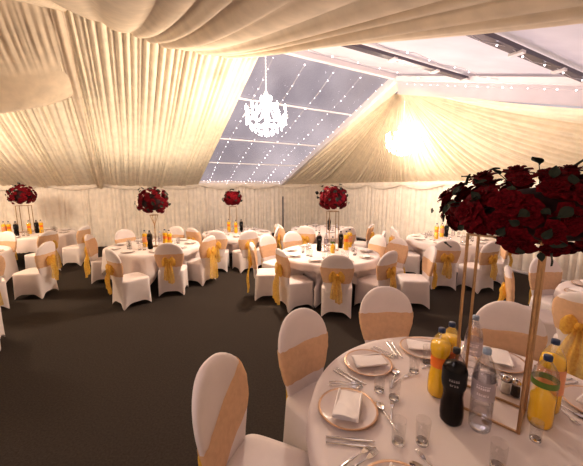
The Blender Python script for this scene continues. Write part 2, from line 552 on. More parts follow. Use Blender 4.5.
# chandeliers ------------------------------------------------------
def make_chandelier(loc, chain, label):
    rt = thing('chandelier', label, 'chandelier', loc, .3, 'crystal chandeliers hanging from the ridge', (1, 1, 1.15))
    chain = (chain + .62) / 1.15 - .62
    # local origin = bottom of the chandelier body; body is about .75 tall
    m = MB(); m.tube([(0, 0, .62), (0, 0, .62 + chain)], .008, 6)
    for i in range(int(chain / .05)): m.lathe([(.004, 0), (.014, .012), (.014, .028), (.004, .04)], 6, (0, 0, .62 + i * .05))
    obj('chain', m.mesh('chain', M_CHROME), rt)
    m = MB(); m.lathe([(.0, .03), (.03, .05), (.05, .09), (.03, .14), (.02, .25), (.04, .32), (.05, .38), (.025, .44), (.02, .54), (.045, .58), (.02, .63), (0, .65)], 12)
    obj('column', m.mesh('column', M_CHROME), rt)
    am = MB(); am.tube([(.03, 0, .14), (.12, 0, .08), (.24, 0, .08), (.34, 0, .15), (.38, 0, .22)], [.009, .009, .008, .007, .007], 6)
    am.lathe([(.0, .21), (.05, .225), (.055, .235), (.02, .24)], 10, (.38, 0, 0))
    ame = am.mesh('arm', M_CHROME)
    bm_ = MB(); bm_.lathe([(.012, .24), (.012, .31), (.018, .33), (.016, .36), (.004, .40)], 8, (.38, 0, 0))
    bme = bm_.mesh('candle_bulb', M_BULB)
    dr = MB(); dr.lathe([(0, -.045), (.013, -.022), (.011, 0), (.004, .012), (0, .018)], 6)
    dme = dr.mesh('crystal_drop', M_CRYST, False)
    for i in range(10):
        a = 2 * PI * i / 10
        obj('arm', ame, rt, rot=(0, 0, a)); obj('candle_bulb', bme, rt, rot=(0, 0, a))
        for q, (rr, zz) in enumerate(((.38, .18), (.30, .06), (.22, .02))):
            obj('crystal_drop', dme, rt, (rr * math.cos(a), rr * math.sin(a), zz), (0, 0, a), 1.25)
        for rr, zz in ((.20, .40), (.10, .53), (.12, -.02)):
            a2 = a + PI / 10
            obj('crystal_drop', dme, rt, (rr * math.cos(a2), rr * math.sin(a2), zz), (0, 0, a), 1.3)
    # swagged bead strands from the crown to the arms
    def beads(pts, rb):
        path = []; rad = []
        for a, b in zip(pts[:-1], pts[1:]):
            for q in range(4):
                path.append(Vector(a).lerp(Vector(b), q / 4)); rad.append((.25 * rb, .8 * rb, rb, .8 * rb)[q])
        path.append(Vector(pts[-1])); rad.append(.25 * rb)
        q = MB(); q.tube(path, rad, 6)
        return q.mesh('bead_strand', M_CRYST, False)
    s1 = beads([(.04 + .34 * t, 0, .56 - .34 * t - .14 * math.sin(PI * t)) for t in [k / 14 for k in range(15)]], .011)
    s2 = beads([(.38 * math.cos(2 * PI / 10 * t), .38 * math.sin(2 * PI / 10 * t), .19 - .09 * math.sin(PI * t)) for t in [k / 9 for k in range(10)]], .010)
    for i in range(10):
        obj('bead_strand', s1, rt, rot=(0, 0, 2 * PI * i / 10)); obj('bead_strand', s2, rt, rot=(0, 0, 2 * PI * i / 10))
    m = MB(); m.lathe([(0, -.10), (.03, -.07), (.035, -.04), (.02, -.01), (.005, .03)], 10)
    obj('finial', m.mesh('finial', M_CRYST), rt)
    return rt
def onv(x, y, v):
    d = ray(x, y); t = v / d.dot(GV); return Vector((0, 0, HC)) + d * t
CH1 = onv(266.5, 131, VR - .05); CH2 = onv(402, 152, VR - .05)
make_chandelier(CH1, ZR - .15 - CH1.z - .62, 'lit crystal chandelier hanging in front of the clear roof panel')
make_chandelier(CH2, ZR - .25 - CH2.z - .62, 'lit crystal chandelier hanging in front of the fanned lining')

# ------------------------------------------------------------------ chairs
def lerp(a, b, t): return a + (b - a) * t
def sstep(t): t = max(0, min(1, t)); return t * t * (3 - 2 * t)

def back_ring(t, off=0.0, n=40):
    """cross-section of the padded back at height fraction t"""
    z = .38 + .61 * t
    if t < .62: w = lerp(.165, .245, sstep(t / .62))
    else: w = .245 * math.sqrt(max(.0, 1 - ((t - .62) / .385) ** 2.3))
    th = .034 if t < .9 else .034 * math.sqrt(max(.05, 1 - ((t - .9) / .105) ** 2))
    yc = -.195 - .035 * t - .045 * t * t
    r = []
    for k in range(n):
        a = 2 * PI * k / n
        c, s = math.cos(a), math.sin(a)
        x = (w + off) * math.copysign(abs(c) ** .55, c)
        y = (th + off) * math.copysign(abs(s) ** .75, s)
        curve = -.035 * (1 - (x / .25) ** 2)
        r.append((x, yc + y + curve, z))
    return r

def chair_meshes():
    # seat and skirt in stretched fabric with four pointed hem corners
    m = MB(); rows = []
    n = 64; K = 9
    for k in range(K + 1):
        t = k / K
        r = []
        for i in range(n):
            a = 2 * PI * (i + .5) / n
            c, s = math.cos(a), math.sin(a)
            mid = math.cos(2 * a) ** 2
            ex = .38
            hx = lerp(.25, .235, t); hyf = lerp(.235, .225, t); hyb = lerp(.275, .235, t)
            pull = 1 - (.16 * (1 - t) ** 1.3) * mid
            x = hx * math.copysign(abs(c) ** ex, c) * pull
            y = (hyf if s > 0 else hyb) * math.copysign(abs(s) ** ex, s) * pull
            arch = .085 * mid ** .7
            z = lerp(arch, .435, t)
            r.append((x, y, z))
        rows.append(r)
    for q, z in ((.985, .452), (.93, .462), (.75, .468), (.4, .47), (.02, .47)):
        rows.append([(p[0] * q, p[1] * q, z) for p in rows[K]])
    m.grid(rows, True)
    seat = m.mesh('seat_cover', M_CHAIR)
    m = MB(); rows = [back_ring(t) for t in [0, .08, .16, .25, .35, .45, .55, .62, .7, .77, .83, .88, .92, .95, .975, .99, 1.0]]
    last = rows[-1]; cx = sum(p[0] for p in last) / 40; cy = sum(p[1] for p in last) / 40
    rows.append([(cx, cy, last[0][2] + .002)] * 40)
    m.grid(rows, True)
    back = m.mesh('back_cover', M_CHAIR)
    def band(tilt, t0, t1, nm):
        m = MB(); rows = []
        for k in range(8):
            r = []
            for i in range(40):
                base = back_ring(.5)[i]
                t = lerp(t0, t1, k / 7) + tilt * base[0] / .22 + .006 * math.sin(i * 1.9 + k)
                p = back_ring(min(.93, max(.02, t)), .005 + .002 * math.sin(k * 2.4 + i * .6))[i]
                r.append(p)
            rows.append(r)
        m.grid(rows, True)
        return m.mesh(nm, M_BAND)
    b1 = band(0, .27, .66, 'sash'); b2 = band(-.20, .22, .66, 'sash_tilted'); b3 = band(0, .30, .84, 'sash_wide')
    # bow: two puffed loops, knot, two tails
    def bow(sc_):
        m = MB()
        for sd in (-1, 1):
            rows = []
            for i in range(11):
                t = i / 10
                w = (.022 + .055 * math.sin(PI * min(1, t * .95)) ** .8) * sc_
                x = sd * (.012 + .105 * t * sc_); th = .03 * math.sin(PI * t) + .006
                r = []
                for k in range(16):
                    a = 2 * PI * k / 16
                    wr = 1 + .14 * math.sin(3 * a + 5 * t)
                    r.append((x, -.015 + th * math.sin(a) * wr, -.03 * t + w * math.cos(a) * wr))
                rows.append(r)
            m.grid(rows, True)
        return m.mesh('bow', M_SASH)
    def knot():
        m = MB(); m.lathe([(0, -.04), (.022, -.03), (.03, 0), (.022, .03), (0, .04)], 12, (0, -.03, 0))
        return m.mesh('knot', M_SASH)
    def tail(length, w, sd, flare):
        m = MB(); rows = []
        for i in range(15):
            t = i / 14
            ww = lerp(.03, w, sstep(t * 1.6))
            r = []
            for k in range(9):
                x = (k / 8 - .5) * 2
                r.append((sd * (.015 + flare * t) + x * ww, -.03 - .015 * math.sin(PI * t) + .016 * math.sin(x * 6 + 3 * t) + .008 * math.sin(9 * t), -length * t + (.03 * abs(x) if i == 14 else 0)))
            rows.append(r)
        m.grid(rows)
        return m.mesh('sash_tail', M_SASH)
    return dict(seat=seat, back=back, bands=(b1, b2, b3), bows=(bow(1), bow(1.25)), knot=knot(),
                tails=((tail(.36, .05, -1, .03), tail(.42, .055, 1, .025)), (tail(.55, .085, -1, .05), tail(.58, .09, 1, .05))))
CM = chair_meshes()

def make_chair(style):
    rt = obj('banquet_chair', None)
    rt['category'] = 'chair'
    obj('seat_cover', CM['seat'], rt)
    bk = obj('back_cover', CM['back'], rt)
    big = style in ('big',)
    s = obj('sash', CM['bands'][{'bow': 0, 'tilt': 1, 'big': 2}[style]], rt)
    s['label'] = 'sheer gold sash'
    tz = .38 + .61 * .48
    y = back_ring(.48)[30][1] - .012
    obj('bow', CM['bows'][1 if big else 0], s, (0, y, tz)); obj('knot', CM['knot'], s, (0, y, tz))
    for t in CM['tails'][1 if big else 0]:
        obj('sash_tail', t, s, (0, y, tz), (math.radians(-4), 0, 0))
    return rt
PROTO = {}
PLAN = []
def place_chair(x, y, az, label, style='bow', sc=(1, 1, 1)):
    if style not in PROTO:
        r = make_chair(style); PROTO[style] = r
        r.location = (x, y, 0); r.rotation_euler = (0, 0, math.radians(az - 90)); r['label'] = label
        r['group'] = 'covered banquet chairs round the tables'
    else:
        r = dup(PROTO[style], (x, y, 0), math.radians(az - 90), label, 'covered banquet chairs round the tables')
    r.scale = sc
    return r

# ------------------------------------------------------------------ tables
TABLES = dict(
    N=Vector((1.0, 1.38, 0)), L=Vector((-2.86, 6.12, 0)), C=Vector((.69, 5.42, 0)), R=Vector((3.66, 6.9, 0)),
    F=Vector((-1.45, 7.9, 0)), FL=Vector((-6.75, 7.75, 0)), FC=Vector((.9, 8.6, 0)), L0=Vector((-6.25, 5.25, 0)), RR=Vector((3.9, 2.9, 0)))
TNAME = dict(N='nearest round table', L='round table left of the middle', C='round table in the middle', R='right hand round table by the end wall',
             F='far round table behind the left middle one', FL='round table at the far left', FC='farthest round table behind the middle one',
             L0='round table cut off by the left edge', RR='round table cut off by the right edge')
TR = .9; TZ = .75
m = MB(); m.lathe([(0, .715), (TR - .01, .715), (TR, .722), (TR, .738), (TR - .01, .745), (0, .745)], 48); TOP_ME = m.mesh('tabletop', M_WOOD)
def leg_me():
    m = MB(); m.tube([(0, 0, 0), (0, 0, .36), (-.06, 0, .715)], .014, 8); m.lathe([(.02, 0), (.02, .02), (.014, .025)], 8)
    return m.mesh('leg', M_DKMET)
LEG_ME = leg_me()
def cloth_me(th0, a=1.22, seed=0, centre=None):
    r_ = random.Random(seed); n = 192; m = MB(); rows = []
    for q in (.02, .3, .6, .85, .96): rows.append([(TR * q * math.cos(2 * PI * k / n), TR * q * math.sin(2 * PI * k / n), TZ) for k in range(n)])
    ph = [r_.uniform(0, 6) for _ in range(4)]
    for j in range(13):
        t = j / 12
        r = []
        for k in range(n):
            A = 2 * PI * k / n
            d = A - th0
            L = min(.735, a / max(abs(math.cos(d)), abs(math.sin(d))) - TR)
            s = L * t
            cor = abs(math.sin(2 * d)) ** 2
            fold = (math.sin(13 * A + ph[0]) + .6 * math.sin(22 * A + ph[1]) + .5 * math.sin(7 * A + ph[2])) * .018 * (s / .3) ** .8
            rad = TR + .012 * min(1, s / .03) + .07 * s + fold + .03 * cor * s
            z = TZ - .004 * (s > 0) - s * .99
            if z < .63:
                # the cloth is pushed in by the chair seats
                need = rad
                for ch in PLAN:
                    if (ch['c'] - centre).length > 1.5: continue
                    f = Vector((math.cos(math.radians(ch['az'])), math.sin(math.radians(ch['az'])), 0)); sd = Vector((f.y, -f.x, 0))
                    q = rad
                    while q > .42:
                        w_ = centre + Vector((q * math.cos(A), q * math.sin(A), 0)) - ch['c']
                        if abs(w_.dot(sd)) < .305 and -.40 < w_.dot(f) < .29: q -= .01
                        else: break
                    need = min(need, q)
                rad = lerp(rad, need, sstep((.63 - z) / .09))
            r.append((rad * math.cos(A), rad * math.sin(A), z))
        rows.append(r)
    m.grid(rows, True)
    return m.mesh('tablecloth', M_TCLOTH)
TH0 = dict(N=.2, L=.9, C=.55, R=.75, F=.3, FL=.5, FC=.4, L0=.8, RR=.6)
def az_to(P, T):
    d = T - P; return math.degrees(math.atan2(d.y, d.x))
def chair_top(px, py, tab, label, style='bow', az=None, mind=.90, maxd=1.7, z=.98, fix=False, sc=(1, 1, 1)):
    """chair whose top edge the photo shows at (px, py)"""
    T = TABLES[tab]; P = at(px, py, z); P.z = 0
    A = az if az is not None else az_to(P, T)
    c = P + Vector((math.cos(math.radians(A)), math.sin(math.radians(A)), 0)) * .27
    d = c - T; L = d.length
    if L < mind: c = T + d * (mind / L)
    if L > maxd: c = T + d * (maxd / L)
    PLAN.append(dict(c=c, az=A, label=label, style=style, fix=fix, mind=mind, sc=sc))

B = 'white covered chair '
chair_top(216, 361, 'N', B + 'with a slanting gold sash, front left of the nearest table', 'tilt', az=-22, fix=True, z=1.05, sc=(.91, .98, 1.07))
chair_top(305, 313, 'N', B + 'with a level peach sash at the left back of the nearest table', az=-50, fix=True, z=1.05, sc=(.96, .98, 1.07))
chair_top(386, 289, 'N', B + 'seen from the front behind the nearest table', az=-88, fix=True, z=1.03, sc=(1, 1, 1.05))
chair_top(509, 305, 'N', B + 'facing the viewer behind the gold stand of the nearest table', az=-108, fix=True, z=1.03, sc=(1.03, 1, 1.05))
# left middle table
chair_top(111, 249, 'L', B + 'seen from behind at the left front of the left middle table', az=52)
chair_top(96, 234, 'L', B + 'with hanging gold bow, left end of the left middle table', 'big', az=15)
chair_top(168, 243, 'L', B + 'seen squarely from behind in front of the left middle table', az=100, fix=True)
chair_top(204, 236, 'L', B + 'with a gold bow at the right end of the left middle table', 'big', az=158)
chair_top(123, 231, 'L', B + 'with pale peach front, at the back left of the left middle table')
chair_top(178, 229, 'L', B + 'seen from the front at the back right of the left middle table')
# far left middle table
chair_top(193, 228, 'F', B + 'with a gold bow towards the viewer, left of the far table', 'big', az=60, maxd=1.8)
chair_top(213, 230, 'F', B + 'directly behind the right end chair of the left middle table', az=95)
chair_top(249, 228, 'F', B + 'with gold band, back turned, right front of the far table', az=125)
chair_top(272, 227, 'F', B + 'at the right end of the far table', az=178, maxd=1.8)
# middle table
chair_top(253, 243, 'C', B + 'seen from its side with long gold bow, left of the middle table', 'big', az=4)
chair_top(282, 249, 'C', B + 'with wide gold sash down its back, left front of middle table', 'big', az=24, fix=True)
chair_top(336, 253, 'C', B + 'seen from behind in front of the middle table', az=80, fix=True)
chair_top(386, 250, 'C', B + 'seen from behind at the right front of the middle table', az=128)
chair_top(424, 247, 'C', B + 'leaning back in profile at the far right of the middle table', 'bow', az=172, maxd=1.75)
chair_top(402, 240, 'C', B + 'with white front and gold sash, back right of the middle table', 'big', az=-150, maxd=2.0)
chair_top(373, 236, 'C', B + 'facing the viewer behind the middle table, right of its bottles', maxd=1.7)
chair_top(292, 232, 'C', B + 'with a round white back at the back left of the middle table', maxd=1.8)
chair_top(267, 235, 'C', B + 'with pinkish front at the back left corner of the middle table', az=-40, maxd=1.7)
# farthest table
chair_top(280, 225, 'FC', B + 'with a gold bow, leftmost of those turned to the farthest table', 'big', az=35, maxd=1.75)
chair_top(300, 225, 'FC', B + 'with a gold edge, second from left before the farthest table', az=70, maxd=1.6)
chair_top(348, 227, 'FC', B + 'with an arched white back right of the bottles before the farthest table', az=110)
chair_top(371, 224, 'FC', B + 'with a gold bow at the right of the farthest table', 'big', az=150, maxd=1.8)
chair_top(383, 231, 'FC', B + 'turned in profile with a gold sash, rightmost before the farthest table', 'big', az=165, maxd=2.6)
# right table
chair_top(405, 229, 'R', B + 'with a pinkish front at the left end of the right hand table', maxd=1.7, az=-10)
chair_top(423, 229, 'R', B + 'with a peach front at the back of the right hand table', maxd=1.7)
chair_top(448, 240, 'R', B + 'with small gold bow, back turned, left of the gold stand poles', az=80, fix=True)
chair_top(487, 241, 'R', B + 'with small gold bow, back turned, right of the gold stand poles', az=112, fix=True)
chair_top(508, 236, 'R', B + 'in profile with orange sash, right end of the right hand table', az=155)
# left tables
chair_top(60, 242, 'L0', B + 'in profile turned to the table cut off by the left edge', az=186, maxd=1.6)
chair_top(46, 231, 'FL', B + 'with a pale gold front seen behind the profile chair', 'big', az=170, maxd=1.6)
chair_top(84, 226, 'FL', B + 'in profile with orange sash, right end of the far left table', 'big', az=180, maxd=1.6)
chair_top(8, 232, 'L0', B + 'with peach front at the left edge, facing the viewer behind a table', az=-95)
chair_top(-19, 252, 'L0', B + 'with a gold sash at the left edge, second from the front', 'big', az=140)
q_ = at(-22, 349, 0)
PLAN.append(dict(c=q_, az=128, label=B + 'with only its hem corner showing at the left edge, nearest the viewer', style='bow', fix=True, mind=.9, sc=(1, 1, 1)))
# right edge
chair_top(515, 268, 'RR', B + 'with large gold bow at its side, between the two gold poles', 'big', az=-37)
chair_top(557, 260, 'RR', B + 'facing the viewer with peach band, behind the right gold pole', az=-84)
chair_top(587, 292, 'RR', B + 'with a large gold bow at its back, nearest the right edge', 'big', az=28)

def corners(c, az, hw=.258, hb=.37, hf=.24):
    f = Vector((math.cos(math.radians(az)), math.sin(math.radians(az)), 0)); r = Vector((f.y, -f.x, 0))
    return [c + f * a + r * b for a, b in ((hf, hw), (hf, -hw), (-hb, -hw), (-hb, hw))], (f, r)
def push(a, b):
    """smallest push that separates two footprints, or None"""
    A_, ax = corners(a['c'], a['az']); B_, bx = corners(b['c'], b['az'])
    best = None
    for n in (*ax, *bx):
        pa = [p.dot(n) for p in A_]; pb = [p.dot(n) for p in B_]
        o = min(max(pa), max(pb)) - max(min(pa), min(pb))
        if o <= 0: return None
        if best is None or o < best[0]:
            best = (o, n if (a['c'] - b['c']).dot(n) > 0 else -n)
    return best
for it in range(200):
    moved = False
    for i, a in enumerate(PLAN):
        for b in PLAN[:i]:
            if (a['c'] - b['c']).length > .9: continue
            q = push(a, b)
            if q:
                moved = True
                v = q[1] * (q[0] + .004)
                if b['fix']: a['c'] += v
                elif a['fix']: b['c'] -= v
                else: a['c'] += v * .5; b['c'] -= v * .5
        for T in TABLES.values():
            d = a['c'] - T
            if d.length < .96 and not a['fix']: a['c'] = T + d.normalized() * .96
            f = Vector((math.cos(math.radians(a['az'])), math.sin(math.radians(a['az'])), 0))
            d = a['c'] - f * .27 - T
            if d.length < 1.12 and not a['fix']: a['c'] += d.normalized() * (1.12 - d.length); moved = True
        if a['c'].dot(RU) > UE - .42: a['c'] += RU * (UE - .42 - a['c'].dot(RU))
    if not moved: break

for a in PLAN: place_chair(a['c'].x, a['c'].y, a['az'], a['label'], a['style'], a['sc'])

for i, (key, P) in enumerate(TABLES.items()):
    rt = thing('round_table', 'banquet table under a white cloth, ' + TNAME[key], 'table', P, 0, 'round banquet tables')
    obj('tabletop', TOP_ME, rt)
    for q in range(4):
        a = q * PI / 2 + .5
        obj('leg', LEG_ME, rt, (.55 * math.cos(a), .55 * math.sin(a), 0), (0, 0, a))
    tag(obj('tablecloth', cloth_me(TH0[key], seed=i, centre=P), None, P), 'white square cloth draped over the ' + TNAME[key], 'tablecloth', 'white tablecloths')

# ------------------------------------------------------------------ tableware
def plate_me():
    m = MB(); m.lathe([(0, .004), (.09, .004), (.10, .006), (.135, .014), (.148, .018)], 40, capb=False, capt=False, mi=0)
    m.lathe([(.148, .018), (.160, .020), (.161, .017), (.150, .014), (.10, .001), (0, .0)], 40, mi=1, capb=False)
    return m.mesh('charger_plate', [M_PORC, M_RIM])
PLATE = plate_me()
def small_plate():
    m = MB(); m.lathe([(0, .003), (.08, .003), (.12, .012), (.125, .012), (.085, 0), (0, 0)], 28, capb=False); return m.mesh('plate', M_PORC)
PLATE_S = small_plate()
def napkin_me(w, l, seed):
    m = MB(); rnd = random.Random(seed)
    for lay in range(3):
        z0 = .004 + lay * .004; rows = []
        for i in range(9):
            r = []
            for j in range(7):
                x = (j / 6 - .5) * w * (1 - .02 * lay); y = (i / 8 - .5) * l * (1 - .015 * lay)
                r.append((x, y, z0 + .003 * math.sin(x * 40 + lay) + .004 * math.sin(y * 18 + lay * 2) ))
            rows.append(r)
        m.grid(rows)
        m.grid([[(p[0], p[1], p[2] - .005) for p in r] for r in reversed(rows)])
    # folded edges
    for sx in (-1, 1):
        m.tube([(sx * w / 2, (i / 8 - .5) * l, .008 + .004 * math.sin((i / 8 - .5) * l * 18)) for i in range(9)], .006, 8)
    return m.mesh('napkin', M_NAP)
NAP = napkin_me(.125, .21, 1); NAP_S = napkin_me(.10, .16, 2)
def knife_me():
    m = MB(); rows = []
    for i in range(12):
        t = i / 11; y = -.115 + .23 * t
        w = .006 if t < .45 else .010 * math.sqrt(max(.02, 1 - ((t - .62) / .39) ** 2))
        h = .0035 if t < .45 else .0014
        rows.append([(w * math.cos(2 * PI * k / 8), y, .004 + h * math.sin(2 * PI * k / 8)) for k in range(8)])
    m.grid(rows, True); m.f += [tuple(range(8)), tuple(len(m.v) - 8 + k for k in range(8))]; m.fm += [0, 0]
    return m.mesh('table_knife', M_STEEL)
def stem_rows(y0, y1, n=10):
    rows = []
    for i in range(n):
        t = i / (n - 1)
        w = lerp(.0065, .003, sstep(t)); z = .003 + .006 * math.sin(PI * t)
        rows.append([(w * math.cos(2 * PI * k / 8), lerp(y0, y1, t), z + .0018 * math.sin(2 * PI * k / 8)) for k in range(8)])
    return rows
def fork_me():
    m = MB(); m.grid(stem_rows(-.10, .035), True)
    m.grid([[(x * w, y, .004 + .004 * math.sin((y - .03) * 30)) for x in (-1, -.4, .4, 1)] for y, w in ((.03, .003), (.042, .009), (.055, .0125), (.062, .0125))])
    for q in range(4):
        x = -.0105 + q * .007
        m.tube([(x, .060, .006), (x, .08, .006), (x, .10, .010)], [.0021, .0019, .001], 6)
    return m.mesh('table_fork', M_STEEL)
def spoon_me():
    m = MB(); m.grid(stem_rows(-.10, .045), True)
    rows = []
    for i in range(9):
        t = i / 8; y = .04 + .062 * t; w = .019 * math.sqrt(max(0, 1 - (2 * t - 1) ** 2)) + .002
        rows.append([(w * (k / 4 - 1), y, .006 + .006 * (k / 4 - 1) ** 2 - .004 * math.sin(PI * t)) for k in range(9)])
    m.grid(rows); m.grid([[(p[0], p[1], p[2] - .0015) for p in r] for r in rows])
    return m.mesh('spoon', M_STEEL)
KNIFE, FORK, SPOON = knife_me(), fork_me(), spoon_me()
def tumbler_me(h=.125, r=.034):
    m = MB(); m.lathe([(0, 0), (r * .82, 0), (r * .86, .004), (r, h), (r * .965, h), (r * .82, .016), (0, .013)], 24)
    m.lathe([(0, .0005), (r * .80, .0005), (r * .83, .006), (r * .80, .0155), (0, .0125)], 24, mi=1)
    return m.mesh('tumbler', [M_GLASS, M_BASEG])
GL = tumbler_me()
def wine_me():
    m = MB(); m.lathe([(0, 0), (.034, .0), (.034, .003), (.006, .008), (.004, .02), (.004, .075), (.012, .085), (.032, .11), (.036, .14), (.031, .18), (.0295, .18), (.034, .14), (.03, .112), (.008, .088), (0, .086)], 24)
    return m.mesh('wine_glass', M_GLASS)
WG = wine_me()

def setting(T, ang, label, napturn=0, napoff=0):
    """one full place setting on the nearest table"""
    d = Vector((math.cos(ang), math.sin(ang), 0)); f = -d; rt_ = Vector((f.y, -f.x, 0))
    zt = TZ + .0015
    rz = math.atan2(f.y, f.x) - PI / 2
    P = T + d * .70; P.z = zt
    tag(obj('charger_plate', PLATE, None, P, (0, 0, rz)), 'white plate with a gold rim ' + label, 'plate', 'gold rimmed plates on the nearest table')
    N_ = P + Vector((0, 0, .0285)) + f * napoff
    tag(obj('napkin', NAP, None, N_, (0, 0, rz + napturn)), 'folded white napkin on the gold rimmed plate ' + label, 'napkin', 'folded napkins on the nearest table')
    for q, (s, nm) in enumerate(((.195, 'inner'), (.228, 'outer'))):
        K = P + rt_ * s + f * .0
        tag(obj('table_knife', KNIFE, None, K, (0, 0, rz)), '%s steel knife right of the plate %s' % (nm, label), 'knife', 'steel knives on the nearest table')
        K = P - rt_ * s
        tag(obj('table_fork', FORK, None, K, (0, 0, rz)), '%s steel fork left of the plate %s' % (nm, label), 'fork', 'steel forks on the nearest table')
    K = P + f * .20 + rt_ * .02
    tag(obj('spoon', SPOON, None, K, (0, 0, rz + 1.9)), 'steel dessert spoon beyond the plate ' + label, 'spoon', 'steel spoons on the nearest table')
    K = P + f * .235 - rt_ * .02
    tag(obj('dessert_fork', FORK, None, K, (0, 0, rz + 1.35), .8), 'small steel dessert fork beyond the plate ' + label, 'fork', 'steel forks on the nearest table')
TN = TABLES['N']
setting(TN, math.radians(173), 'before the slanting sash chair', PI / 2 - .2, 0)
setting(TN, math.radians(133), 'before the left back chair', .9, .01)
setting(TN, math.radians(92), 'before the front facing chair', 1.3, .0)
setting(TN, math.radians(51), 'before the back right chair', .2, .0)
setting(TN, math.radians(9), 'at the right edge', .4, .0)
setting(TN, math.radians(214), 'cut off by the bottom edge', .4, .0)
def place_glass(px, py, label, me=None, nm='tumbler', cat='glass', sc=1):
    P = at(px, py, TZ + .0015)
    tag(obj(nm, me or GL, None, P, (0, 0, 0), sc), label, cat, 'clear glasses on the nearest table')
G_ = 'clear tumbler on the nearest table '
place_glass(398, 443, G_ + 'left of the front pair')
place_glass(422, 443, G_ + 'right of the front pair')
place_glass(379, 391, G_ + 'beside the second plate, left of a pair')
place_glass(394, 399, G_ + 'beside the second plate, right of a pair')
place_glass(414, 372, G_ + 'near the orange juice bottles, nearer one')
place_glass(427, 363, G_ + 'near the orange juice bottles, farther one')
place_glass(492, 384, G_ + 'behind the front water bottle')
place_glass(535, 440, 'clear tumbler in front of the green labelled bottle', None, 'tumbler', 'glass', .8)
place_glass(497, 468, G_ + 'cut off by the bottom edge')

# bottles ----------------------------------------------------------
AVOID = []
def bottle(kind, loc, label, s=1.0, group=None, rz=0.0):
    AVOID.append((Vector(loc), .06))
    rt = thing(kind['name'], label, 'bottle', loc, rz, group, s)
    p = kind['body']
    def mk(nm, key, mat, builder):
        if key not in kind['cache']:
            m = MB(); builder(m); kind['cache'][key] = m.mesh(nm, mat)
        return obj(nm, kind['cache'][key], rt)
    mk('bottle_body', 'b', kind['bmat'], lambda m: m.lathe(p, 28))
    if kind.get('liq'):
        zt = kind['fill']
        q = [(max(0.0005, r - .003), z) for r, z in p if z <= zt]
        if q[0][0] > .001: q = [(0, q[0][1] + .002)] + q
        q.append((0, zt))
        mk('liquid', 'q', kind['liq'], lambda m: m.lathe(q, 28, capb=False, capt=False))
    if kind.get('lab'):
        z0, z1 = kind['labz']
        def rad(z):
            for (r0, a), (r1, b) in zip(p[:-1], p[1:]):
                if a <= z <= b and b > a: return r0 + (r1 - r0) * (z - a) / (b - a)
            return p[-1][0]
        q = [(rad(lerp(z0, z1, i / 8)) + .0015, lerp(z0, z1, i / 8)) for i in range(9)]
        lb = mk('label', 'l', kind['lab'], lambda m: m.lathe(q, 28, capb=False, capt=False))
        if kind.get('marks'):
            def marks(m):
                rnd = random.Random(5)
                for row, (zz, hh, n) in enumerate(kind['marks']):
                    R_ = rad(zz) + .0025
                    for i in range(n):
                        a0 = -PI / 2 + (i - n / 2) * .17 + .05; a1 = a0 + .11
                        cs = [a0 + (a1 - a0) * k / 3 for k in range(4)]
                        e_ = rnd.uniform(.5, 1.3); b1 = a0 + (a1 - a0) * e_
                        m.grid([[(R_ * math.cos(a), R_ * math.sin(a), zz + dz) for a in (a0, (a0 + b1) / 2, b1)] for dz in (0, hh * .55)])
                        m.grid([[(R_ * math.cos(a), R_ * math.sin(a), zz + dz) for a in (a0, (a0 + a1) / 2, a1)] for dz in (hh * .75, hh)])
            o = mk('print', 'k', kind.get('mkmat', M_MARK), marks); o.parent = lb
    z1 = p[-1][1]; rc = p[-1][0]
    mk('cap', 'c', kind['cap'], lambda m: m.lathe([(rc + .003, z1 - .018), (rc + .003, z1 + .003), (rc + .001, z1 + .006), (0, z1 + .006)], 20))
    return rt
# profiles: (radius, height), heights near .40 to suit the photo's scale
COLA = dict(name='cola_bottle', cache={}, bmat=M_COLAPET, liq=M_COLA, fill=.335, lab=M_COLALAB, labz=(.20, .30), cap=M_BLK, marks=[(.252, .012, 5), (.228, .010, 4)],
            body=[(0, .004), (.040, 0), (.053, .015), (.056, .05), (.054, .10), (.046, .15), (.050, .19), (.056, .22), (.056, .29), (.050, .32), (.034, .35), (.017, .375), (.015, .40)])
WATER = dict(name='water_bottle', cache={}, bmat=M_PET, liq=M_WATER, fill=.33, lab=M_SHEER, labz=(.17, .26), cap=M_WCAP, marks=[(.225, .02, 7), (.195, .010, 6)], mkmat=M_WLAB,
             body=[(0, .005), (.038, 0), (.046, .012), (.047, .05), (.0425, .056), (.047, .062), (.047, .095), (.0425, .10), (.047, .106), (.047, .14), (.0425, .146), (.047, .152), (.047, .275), (.044, .30), (.030, .345), (.016, .375), (.015, .40)])
ORANGE = dict(name='orange_juice_bottle', cache={}, bmat=M_PET, liq=M_OJY, fill=.325, lab=M_OLAB, labz=(.185, .25), cap=M_BCAP,
              body=[(0, .005), (.042, 0), (.054, .015), (.057, .06), (.055, .11), (.047, .165), (.046, .19), (.047, .24), (.055, .28), (.053, .32), (.035, .355), (.017, .38), (.016, .405)])
SQUASH = dict(name='orange_squash_bottle', cache={}, bmat=M_PET, liq=M_OJY, fill=.33, lab=M_RLAB, labz=(.12, .26), cap=M_BCAP, marks=[(.225, .02, 4)], mkmat=pbr('white_print', (.75, .62, .55), .5),
              body=[(0, .005), (.044, 0), (.056, .015), (.058, .06), (.058, .27), (.052, .31), (.035, .35), (.017, .375), (.016, .40)])
GREEN = dict(name='green_labelled_juice_bottle', cache={}, bmat=M_PET, liq=M_OJY, fill=.213, lab=M_GLAB, labz=(.215, .245), cap=M_BCAP,
             body=[(0, .005), (.040, 0), (.050, .015), (.052, .06), (.050, .11), (.052, .15), (.052, .25), (.046, .285), (.030, .315), (.016, .335), (.015, .355)])
zt = TZ + .0015
def nb(kind, px, py, label, s=1.0, rz=0.0):
    return bottle(kind, at(px, py, zt), label, s, 'drinks bottles on the nearest table', rz)
nb(COLA, 450.5, 421, 'dark cola bottle with a black label on the nearest table', 1.0, -.53)
